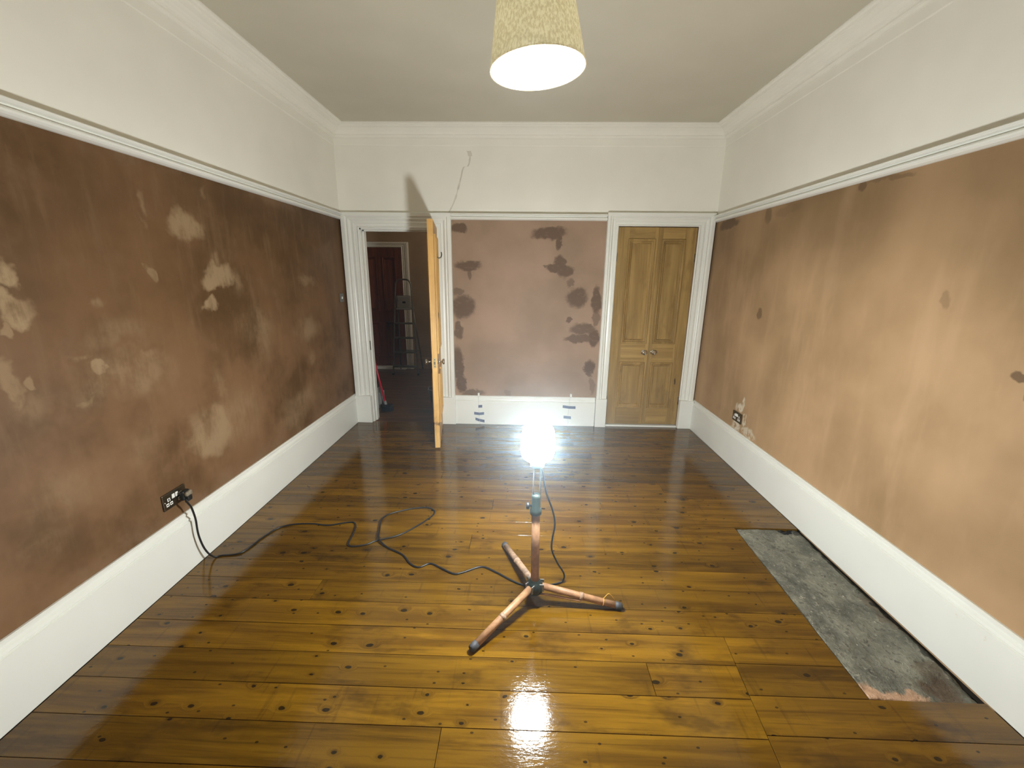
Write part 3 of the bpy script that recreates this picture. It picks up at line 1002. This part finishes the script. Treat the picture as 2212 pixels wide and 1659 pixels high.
# ================================================================== WORK LIGHT ON ITS TRIPOD
HUB = Vector((0.082, 1.757, 0.100))
wl = empty('work_light', (HUB.x, HUB.y, 0))
tag(wl, 'glaring white work light on an orange metal tripod stand on the floorboards', 'work light')
LC = Vector((0.080, 1.80, 0.840)) - Vector((HUB.x, HUB.y, 0))     # lamp centre, local
HL = Vector((0, 0, HUB.z))
b = MB()
b.smooth = True
LM = Matrix.Translation(LC) @ Matrix.Diagonal((1.0, 0.68, 1.0, 1.0))       # an oval lantern, broad faces to the camera and the back wall
b.lathe([(0.0, 0.101), (0.034, 0.100), (0.054, 0.091), (0.069, 0.074), (0.074, 0.055), (0.0785, 0.010), (0.0785, -0.030), (0.076, -0.056), (0.068, -0.075), (0.050, -0.089), (0.036, -0.095), (0.0, -0.095)], 24, LM)
b.build('lamp_head', M['lamp'], wl)['label'] = 'glowing white lamp head'
b = MB()
b.smooth = True
b.lathe([(0.0, 0.112), (0.010, 0.111), (0.014, 0.106), (0.016, 0.1005), (0.0, 0.1005)], 16, LM)
b.build('top_cap', M['whitep'], wl)
b = MB()
b.smooth = True
b.lathe([(0.0, -0.096), (0.034, -0.096), (0.034, -0.118), (0.022, -0.126), (0.0, -0.126)], 20, LM)
b.build('lamp_base', M['blackp'], wl)
bk = LC + Vector((0, 0, -0.12))
for s in (-1, 1):
    b = MB()
    b.cbox((bk.x + s * 0.016 - 0.003, bk.y - 0.012, bk.z - 0.160), (bk.x + s * 0.016 + 0.003, bk.y + 0.012, bk.z + 0.002), 0.001)
    b.build('bracket_arm', M['alu'], wl)
CL = Vector((bk.x - 0.002, bk.y - 0.008, 0.535))
b = MB()
b.smooth = True
b.lathe([(0.0, 0.045), (0.020, 0.044), (0.022, 0.030), (0.022, -0.030), (0.028, -0.034), (0.028, -0.058), (0.022, -0.062), (0.0, -0.062)], 20, Matrix.Translation(CL))
b.build('clamp', M['hub'], wl)
b = MB()
b.smooth = True
KM = Matrix.Translation(CL + Vector((-0.02, -0.004, -0.015))) @ Matrix.Rotation(math.radians(-90), 4, 'Y')
b.lathe([(0.0, 0.0), (0.006, 0.0), (0.006, 0.010), (0.015, 0.012), (0.017, 0.018), (0.015, 0.026), (0.0, 0.028)], 12, KM)
b.build('clamp_knob', M['blackp'], wl)
b = MB()
b.smooth = True
b.tube([HL + Vector((0, 0, 0.01)), HL.lerp(CL, 0.5), CL + Vector((0, 0, -0.05))], 0.0205, 20)
b.build('pole', M['orange'], wl)
b = MB()
b.smooth = True
b.lathe([(0.0, -0.045), (0.026, -0.044), (0.040, -0.034), (0.043, -0.012), (0.040, 0.010), (0.030, 0.020), (0.021, 0.026), (0.021, 0.030), (0.0, 0.030)], 20, Matrix.Translation(HL))
b.build('hub', M['hub'], wl)
feet = [Vector((-0.193, 1.461, 0.017)), Vector((0.500, 1.722, 0.017)), Vector((-0.084, 2.178, 0.017))]
for i, F in enumerate(feet):
    F = F - Vector((HUB.x, HUB.y, 0))
    d = (F - HL)
    d2 = Vector((d.x, d.y, 0)).normalized()
    s = HL + d2 * 0.022 + Vector((0, 0, -0.002))
    dd = (F - s).normalized()
    side = d2.cross(Vector((0, 0, 1)))
    b = MB()
    b.smooth = True
    b.tube([s, s.lerp(F, 0.5), F - dd * 0.012], 0.0165, 16)
    leg = b.build('leg', M['orange'] if i != 2 else M['orangew'], wl)
    b = MB()
    b.smooth = True
    b.tube([F - dd * 0.022, F - dd * 0.004, F + dd * 0.010, F + dd * 0.014], 0.0, 14, radii=[0.0178, 0.0182, 0.0172, 0.013])
    b.build('rubber_foot', M['rubber'], leg)
    # flat brace from the underside of the hub to the middle of the leg
    q0, q1 = HL + d2 * 0.02 + Vector((0, 0, -0.040)) + side * 0.012, s.lerp(F, 0.52) + Vector((0, 0, -0.016)) + side * 0.014
    b = MB()
    b.tube([q0, q1], 0.0055, 6)
    b.build('brace', M['orange'], leg)
    b = MB()
    b.smooth = True
    mm = s.lerp(F, 0.53)
    b.tube([mm - dd * 0.009, mm + dd * 0.009], 0.0185, 14)
    b.build('leg_collar', M['orangew'], leg)
    for sg in (-1, 1):
        b = MB()
        b.cbox((-0.022, -0.0025, -0.020), (0.024, 0.0025, 0.020), 0.001, Matrix.Translation(s + side * sg * 0.0195) @ Matrix.Rotation(math.atan2(d2.y, d2.x), 4, 'Z'))
        b.build('hub_lug', M['greyp'], wl)
    if i == 1:
        mm = s.lerp(F, 0.80)
        b = MB()
        b.smooth = True
        b.tube([mm + side.normalized() * 0.0178 * math.cos(a) + dd.cross(side).normalized() * 0.0178 * math.sin(a) for a in [2 * math.pi * t / 16 for t in range(17)]], 0.0016, 6, caps=False)
        b.tube(smooth_path([mm + Vector((0, 0, 0.017)), mm + dd * 0.020 + Vector((0, 0.010, 0.040)), mm + dd * 0.034 + Vector((0, 0.014, 0.043)), mm + dd * 0.060 + Vector((0, 0.012, 0.020))], 3), 0.0016, 6)
        b.build('cable_tie', M['tiey'], leg)['label'] = 'yellow cable tie'

# ------------------------------------------------------------------ its cable
cz = 0.0052
fl = [(-1.718, 2.03), (-1.640, 2.045), (-1.607, 2.095), (-1.588, 2.20), (-1.545, 2.31), (-1.46, 2.352), (-1.35, 2.362), (-1.241, 2.351), (-1.134, 2.387), (-1.085, 2.385), (-1.060, 2.34), (-1.046, 2.27), (-1.038, 2.175), (-1.005, 2.142), (-0.928, 2.162), (-0.874, 2.205), (-0.76, 2.262), (-0.669, 2.365), (-0.595, 2.485), (-0.590, 2.55), (-0.645, 2.590), (-0.715, 2.582), (-0.782, 2.559), (-0.885, 2.50), (-0.915, 2.42), (-0.890, 2.30), (-0.862, 2.21), (-0.795, 2.146), (-0.678, 2.078), (-0.615, 2.005), (-0.558, 1.976), (-0.50, 2.009), (-0.426, 1.97), (-0.355, 1.932), (-0.306, 1.945), (-0.209, 1.994), (-0.128, 1.956), (-0.024, 1.885), (0.055, 1.855), (0.14, 1.862), (0.205, 1.880)]
pts = [(-1.768, 1.925, 0.425), (-1.764, 1.932, 0.395), (-1.768, 1.950, 0.36), (-1.772, 1.965, 0.28), (-1.772, 1.963, 0.19), (-1.768, 1.975, 0.10), (-1.758, 1.995, 0.035), (-1.742, 2.015, cz)]
for i, (x, y) in enumerate(fl):
    z = cz
    if (x, y) == (-0.862, 2.21):
        z = cz + 0.011
    if -0.93 < x < -0.86 and 2.25 < y < 2.5:
        z = cz + 0.006
    pts.append((x, y, z))
pts += [(0.236, 1.892, 0.012), (0.243, 1.900, 0.05), (0.205, 1.905, 0.115), (0.172, 1.895, 0.20), (0.172, 1.88, 0.28), (0.182, 1.885, 0.36), (0.165, 1.87, 0.45), (0.138, 1.855, 0.53), (0.120, 1.84, 0.60), (0.105, 1.815, 0.690), (0.094, 1.802, 0.7125)]
b = MB()
b.smooth = True
b.tube(smooth_path(pts, 6), 0.0050, 8)
pc = empty('power_cable', (-1.742, 2.015, 0))
tag(pc, 'thin black power cable looping over the floorboards from left wall socket to work light', 'cable')
o = b.build('flex', M['cable'], pc, (1.742, -2.015, 0))
pl = MB()
PL = Vector((-1.812, 1.955, 0.437))
b = MB()
b.cbox((0.006, -0.024, -0.026), (0.030, 0.024, 0.024), 0.006, Matrix.Translation(PL))
b.cbox((0.022, -0.016, -0.034), (0.046, 0.016, 0.004), 0.006, Matrix.Translation(PL))
plug = b.build('plug', M['blackp'], pc, (1.742, -2.015, 0))
b = MB()
b.cbox((0.0302, -0.021, -0.004), (0.048, 0.021, 0.022), 0.007, Matrix.Translation(PL))
b.build('plug_back', M['dusty'], plug)['label'] = 'dusty pale back of the plug'
b = MB()
b.smooth = True
p0 = PL + Vector((0.036, -0.012, -0.024))
p1 = Vector((-1.768, 1.928, 0.408))
b.tube([p0, p0.lerp(p1, 0.5), p1], 0.0, 10, radii=[0.010, 0.008, 0.0062])
b.build('strain_relief', M['blackp'], plug)


# ================================================================== SOCKETS AND SWITCH
def socket(name, loc, rz, label, plugged=None):
    """double socket; local x along the wall, local y out of the wall (towards -y), z up"""
    r = empty(name, loc, (0, 0, rz))
    tag(r, label, 'socket', 'double wall sockets above the skirting')
    b = MB()
    b.cbox((-0.073, -0.009, -0.043), (0.073, -0.0005, 0.043), 0.0025)
    pla = b.build('face_plate', M['nickel'], r)
    for sx in (-0.061, 0.061):
        b = MB()
        b.smooth = True
        b.lathe([(0.0035, 0), (0.0035, 0.001), (0, 0.001)], 10, Matrix.Translation((sx, -0.009, 0)) @ Matrix.Rotation(math.radians(90), 4, 'X'))
        b.build('plate_screw', M['chrome'], pla)
    for sx in (-0.011, 0.011):
        b = MB()
        b.cbox((sx - 0.0085, -0.0125, 0.005), (sx + 0.0085, -0.008, 0.029), 0.0015, Matrix.Rotation(math.radians(4), 4, 'X'))
        b.build('rocker_switch', M['whitep'], r)
    for side in (-1, 1):
        for (px, pz, hw, hh) in ((side * 0.037, 0.008, 0.0032, 0.006), (side * 0.037 - 0.0115, -0.017, 0.0055, 0.0026), (side * 0.037 + 0.0115, -0.017, 0.0055, 0.0026)):
            b = MB()
            b.cbox((px - 0.0085, -0.0098, pz - 0.0085), (px + 0.0085, -0.0085, pz + 0.0085), 0.0005)
            ins = b.build('socket_insert', M['whitep'], r)
            b = MB()
            b.box((px - hw, -0.0101, pz - hh), (px + hw, -0.0097, pz + hh))
            b.build('pin_hole', M['gap'], ins)
    return r


socket('wall_socket', (XL, 1.921, 0.437), math.radians(90), 'double wall socket with dark metal plate on the dark left wall, black plug in it')
socket('wall_socket', (XR, 3.428, 0.438), math.radians(-90), 'small dark double socket on the right wall with bare filler scraped round it')

sw = empty('light_switch', (XL, 4.210, 1.356), (0, 0, math.radians(90)))
tag(sw, 'small metal light switch on the left wall beside the open doorway', 'switch')
b = MB()
b.cbox((-0.043, -0.008, -0.043), (0.043, -0.0005, 0.043), 0.002)
b.build('switch_plate', M['alu'], sw)
b = MB()
b.cbox((-0.010, -0.012, -0.012), (0.010, -0.007, 0.012), 0.0015, Matrix.Rotation(math.radians(5), 4, 'X'))
b.build('rocker_switch', M['whitep'], sw)


# ================================================================== TAPED CABLES ON THE BACK SKIRTING
def taped(name, label, path, tapes, head):
    r = empty(name, (path[0][0], D - 0.03, 0))
    tag(r, label, 'cable', 'cables taped to the back skirting')
    off = (-path[0][0], -(D - 0.03), 0)
    yy = D - SKT - 0.003
    b = MB()
    b.smooth = True
    b.tube(smooth_path([(x, yy + dy, z) for x, z, dy in path], 4), 0.0026, 6)
    b.build('cable', M['palecable'], r, off)
    b = MB()
    hx_, hz = head
    b.cbox((hx_ - 0.010, D - 0.032, hz - 0.016), (hx_ + 0.010, D - 0.008, hz + 0.018), 0.004)
    b.tube([(hx_ + 0.002, D - 0.018, hz - 0.014), (hx_ + 0.022, D - 0.024, hz - 0.024)], 0.004, 6)
    b.build('connector', M['whitep'], r, off)
    for segs in tapes:
        b = MB()
        for (xa, za, xb, zb) in segs:
            w = 0.0145
            y0 = D - SKT - 0.0062
            b.add([(xa, y0, za - w), (xb, y0, zb - w), (xb, y0, zb + w), (xa, y0, za + w), (xa, y0 + 0.0055, za - w), (xb, y0 + 0.0055, zb - w), (xb, y0 + 0.0055, zb + w), (xa, y0 + 0.0055, za + w)], [(0, 1, 2, 3), (7, 6, 5, 4), (0, 4, 5, 1), (1, 5, 6, 2), (2, 6, 7, 3), (3, 7, 4, 0)])
        b.build('tape_strip', M['tape'], r, off)


taped('taped_cable', 'thin pale cable held to the white skirting by three short strips of grey tape',
      [(-0.466, 0.330, 0.012), (-0.468, 0.30, 0.0), (-0.464, 0.20, 0), (-0.460, 0.10, 0), (-0.452, 0.004, -0.002)],
      [[(-0.470, 0.205, -0.428, 0.208)], [(-0.516, 0.127, -0.462, 0.120), (-0.462, 0.120, -0.408, 0.126)], [(-0.503, 0.062, -0.462, 0.047), (-0.462, 0.047, -0.404, 0.036)]], (-0.466, 0.338))
taped('taped_cable', 'thin pale cable held to white skirting by two strips of grey tape',
      [(0.529, 0.330, 0.012), (0.520, 0.30, 0.0), (0.515, 0.20, 0), (0.508, 0.10, 0), (0.512, 0.02, 0), (0.46, 0.006, -0.002)],
      [[(0.447, 0.222, 0.515, 0.213), (0.515, 0.213, 0.586, 0.212)], [(0.462, 0.102, 0.542, 0.096)]], (0.531, 0.345))

# ================================================================== THINGS IN THE HALL
# added fill light with no visible source, brightens the dark hall
hl = bpy.data.lights.new('hall_fill', 'POINT')
hl.energy = 20.0
hl.color = (1.0, 0.9, 0.74)
hl.shadow_soft_size = 0.12
hlo = bpy.data.objects.new('hall_fill', hl)
COL.objects.link(hlo)
hlo.location = (-0.35, 5.9, 2.5)
# step ladder
lad = empty('step_ladder', (-1.90, 6.72, 0))
tag(lad, 'aluminium step ladder with an arched top rail standing in the dark hall', 'ladder')


def lad_x(z):            # half width of the front frame at height z
    return 0.205 - 0.058 * z


def lad_y(z):
    return -0.17 + 0.115 * z


cxl = lambda z: 0.005 - 0.010 * z
b = MB()
b.smooth = True
frame = [(cxl(0) - lad_x(0), lad_y(0.012), 0.012)] + [(cxl(z) - lad_x(z), lad_y(z), z) for z in (0.4, 0.8, 1.2, 1.42)]
arch_pts = [(-0.105, 1.475), (-0.07, 1.507), (0.0, 1.513), (0.07, 1.507), (0.105, 1.475)]
frame += [(cxl(1.5) + x, lad_y(z), z) for x, z in arch_pts]
frame += [(cxl(z) + lad_x(z), lad_y(z), z) for z in (1.42, 1.2, 0.8, 0.4)] + [(cxl(0) + lad_x(0), lad_y(0.012), 0.012)]
b.tube(smooth_path(frame, 4), 0.013, 8)
b.build('front_frame', M['alu'], lad)
for z in (0.14, 0.37, 0.60, 0.83):
    b = MB()
    b.cbox((cxl(z) - lad_x(z), lad_y(z) - 0.035, z - 0.012), (cxl(z) + lad_x(z), lad_y(z) + 0.045, z + 0.012), 0.003)
    b.build('tread', M['alu'], lad)
b = MB()
b.cbox((-0.118, lad_y(1.05) - 0.03, 1.045), (0.115, lad_y(1.05) + 0.20, 1.07), 0.004)
b.build('platform', M['greyp'], lad)
b = MB()
b.cbox((-0.112, lad_y(1.16) - 0.022, 1.06), (0.108, lad_y(1.16) - 0.002, 1.268), 0.018)
tr = b.build('tool_tray', M['greyp'], lad)
b = MB()
b.cbox((-0.02, lad_y(1.16) - 0.024, 1.145), (0.03, lad_y(1.16) - 0.021, 1.175), 0.001)
b.build('tray_label', M['gap'], tr)
for s in (-1, 1):
    b = MB()
    b.smooth = True
    b.tube([(s * 0.19, 0.235, 0.012), (s * 0.12, 0.03, 1.06)], 0.011, 8)
    b.build('rear_leg', M['alu'], lad)
for s, yv in ((-1, lad_y(0.0)), (1, lad_y(0.0))):
    b = MB()
    b.cbox((s * 0.203 - 0.016 + 0.005, yv - 0.016, 0.0), (s * 0.203 + 0.016 + 0.005, yv + 0.016, 0.03), 0.003)
    b.build('rubber_foot', M['blackp'], lad)
for zz in (0.35,):
    b = MB()
    b.tube([(-0.167, 0.17, zz), (0.167, 0.17, zz)], 0.008, 8)
    b.build('rear_brace', M['alu'], lad)

# broom leaning inside the doorway
br = empty('broom', (-1.60, 4.72, 0))
tag(br, 'broom with a red handle and dark head leaning just inside the hall doorway', 'broom')
b = MB()
b.smooth = True
A_, B_ = Vector((-0.028, 0.0, 0.075)), Vector((-0.185, 0.05, 0.80))
b.tube([A_, A_.lerp(B_, 0.5), B_], 0.012, 10)
b.build('handle', M['red'], br)
b = MB()
b.cbox((-0.065, -0.045, 0.045), (0.050, 0.035, 0.080), 0.008)
hd = b.build('broom_head', M['blackp'], br)
b = MB()
b.smooth = True
b.tube([A_ + Vector((0.004, 0, -0.016)), A_ + Vector((-0.010, 0.003, 0.045))], 0.018, 10)
b.build('socket_collar', M['greyp'], hd)
b = MB()
for i in range(14):
    for j in range(6):
        x0, y0 = -0.060 + i * 0.0083, -0.040 + j * 0.0138
        ox, oy = (i - 6.5) * 0.0012, (j - 2.5) * 0.003
        b.tube([(x0, y0, 0.048), (x0 + ox, y0 + oy, 0.0)], 0.003, 4)
bo = b.build('bristles', M['bristle'], hd)
bo['kind'] = 'stuff'
# grey dustpan standing behind it
dp = empty('dustpan', (-1.740, 4.86, 0))
tag(dp, 'grey dustpan standing on edge behind the red broom in the hall', 'dustpan')
b = MB()
b.cbox((-0.012, -0.06, 0.006), (0.002, 0.06, 0.26), 0.004)
b.cbox((0.0, -0.06, 0.006), (0.036, -0.054, 0.20), 0.002)
b.cbox((0.0, 0.054, 0.006), (0.036, 0.06, 0.20), 0.002)
b.cbox((-0.012, -0.06, 0.0), (0.040, 0.06, 0.008), 0.002)
b.build('pan', M['greyp'], dp)
b = MB()
b.smooth = True
b.tube([(-0.005, 0, 0.255), (-0.008, 0, 0.36)], 0.011, 10)
b.build('handle', M['greyp'], dp)
# bucket behind the open door
bu = empty('bucket', (-1.00, 4.86, 0))
tag(bu, 'dark bucket with a pale rim on the hall floor behind the open door', 'bucket')
b = MB()
b.smooth = True
b.lathe([(0.0, 0.0), (0.105, 0.0), (0.135, 0.25), (0.131, 0.25), (0.102, 0.006), (0.0, 0.006)], 28)
b.build('body', M['bucket'], bu)
b = MB()
b.smooth = True
b.tube([((0.138 + 0.004 * math.sin(7 * a)) * math.cos(a), (0.138 + 0.004 * math.sin(7 * a)) * math.sin(a), 0.252 + 0.004 * math.sin(5 * a)) for a in [2 * math.pi * i / 40 for i in range(41)]], 0.007, 8, caps=False)
b.build('rim', M['rim'], bu)
b = MB()
b.smooth = True
b.tube([(0.142 * math.cos(a), -0.142 * math.sin(a) * 0.55, 0.235 - 0.11 * math.sin(a)) for a in [math.pi * i / 20 for i in range(21)]], 0.0025, 6)
b.build('handle', M['alu'], bu)

bpy.context.view_layer.update()
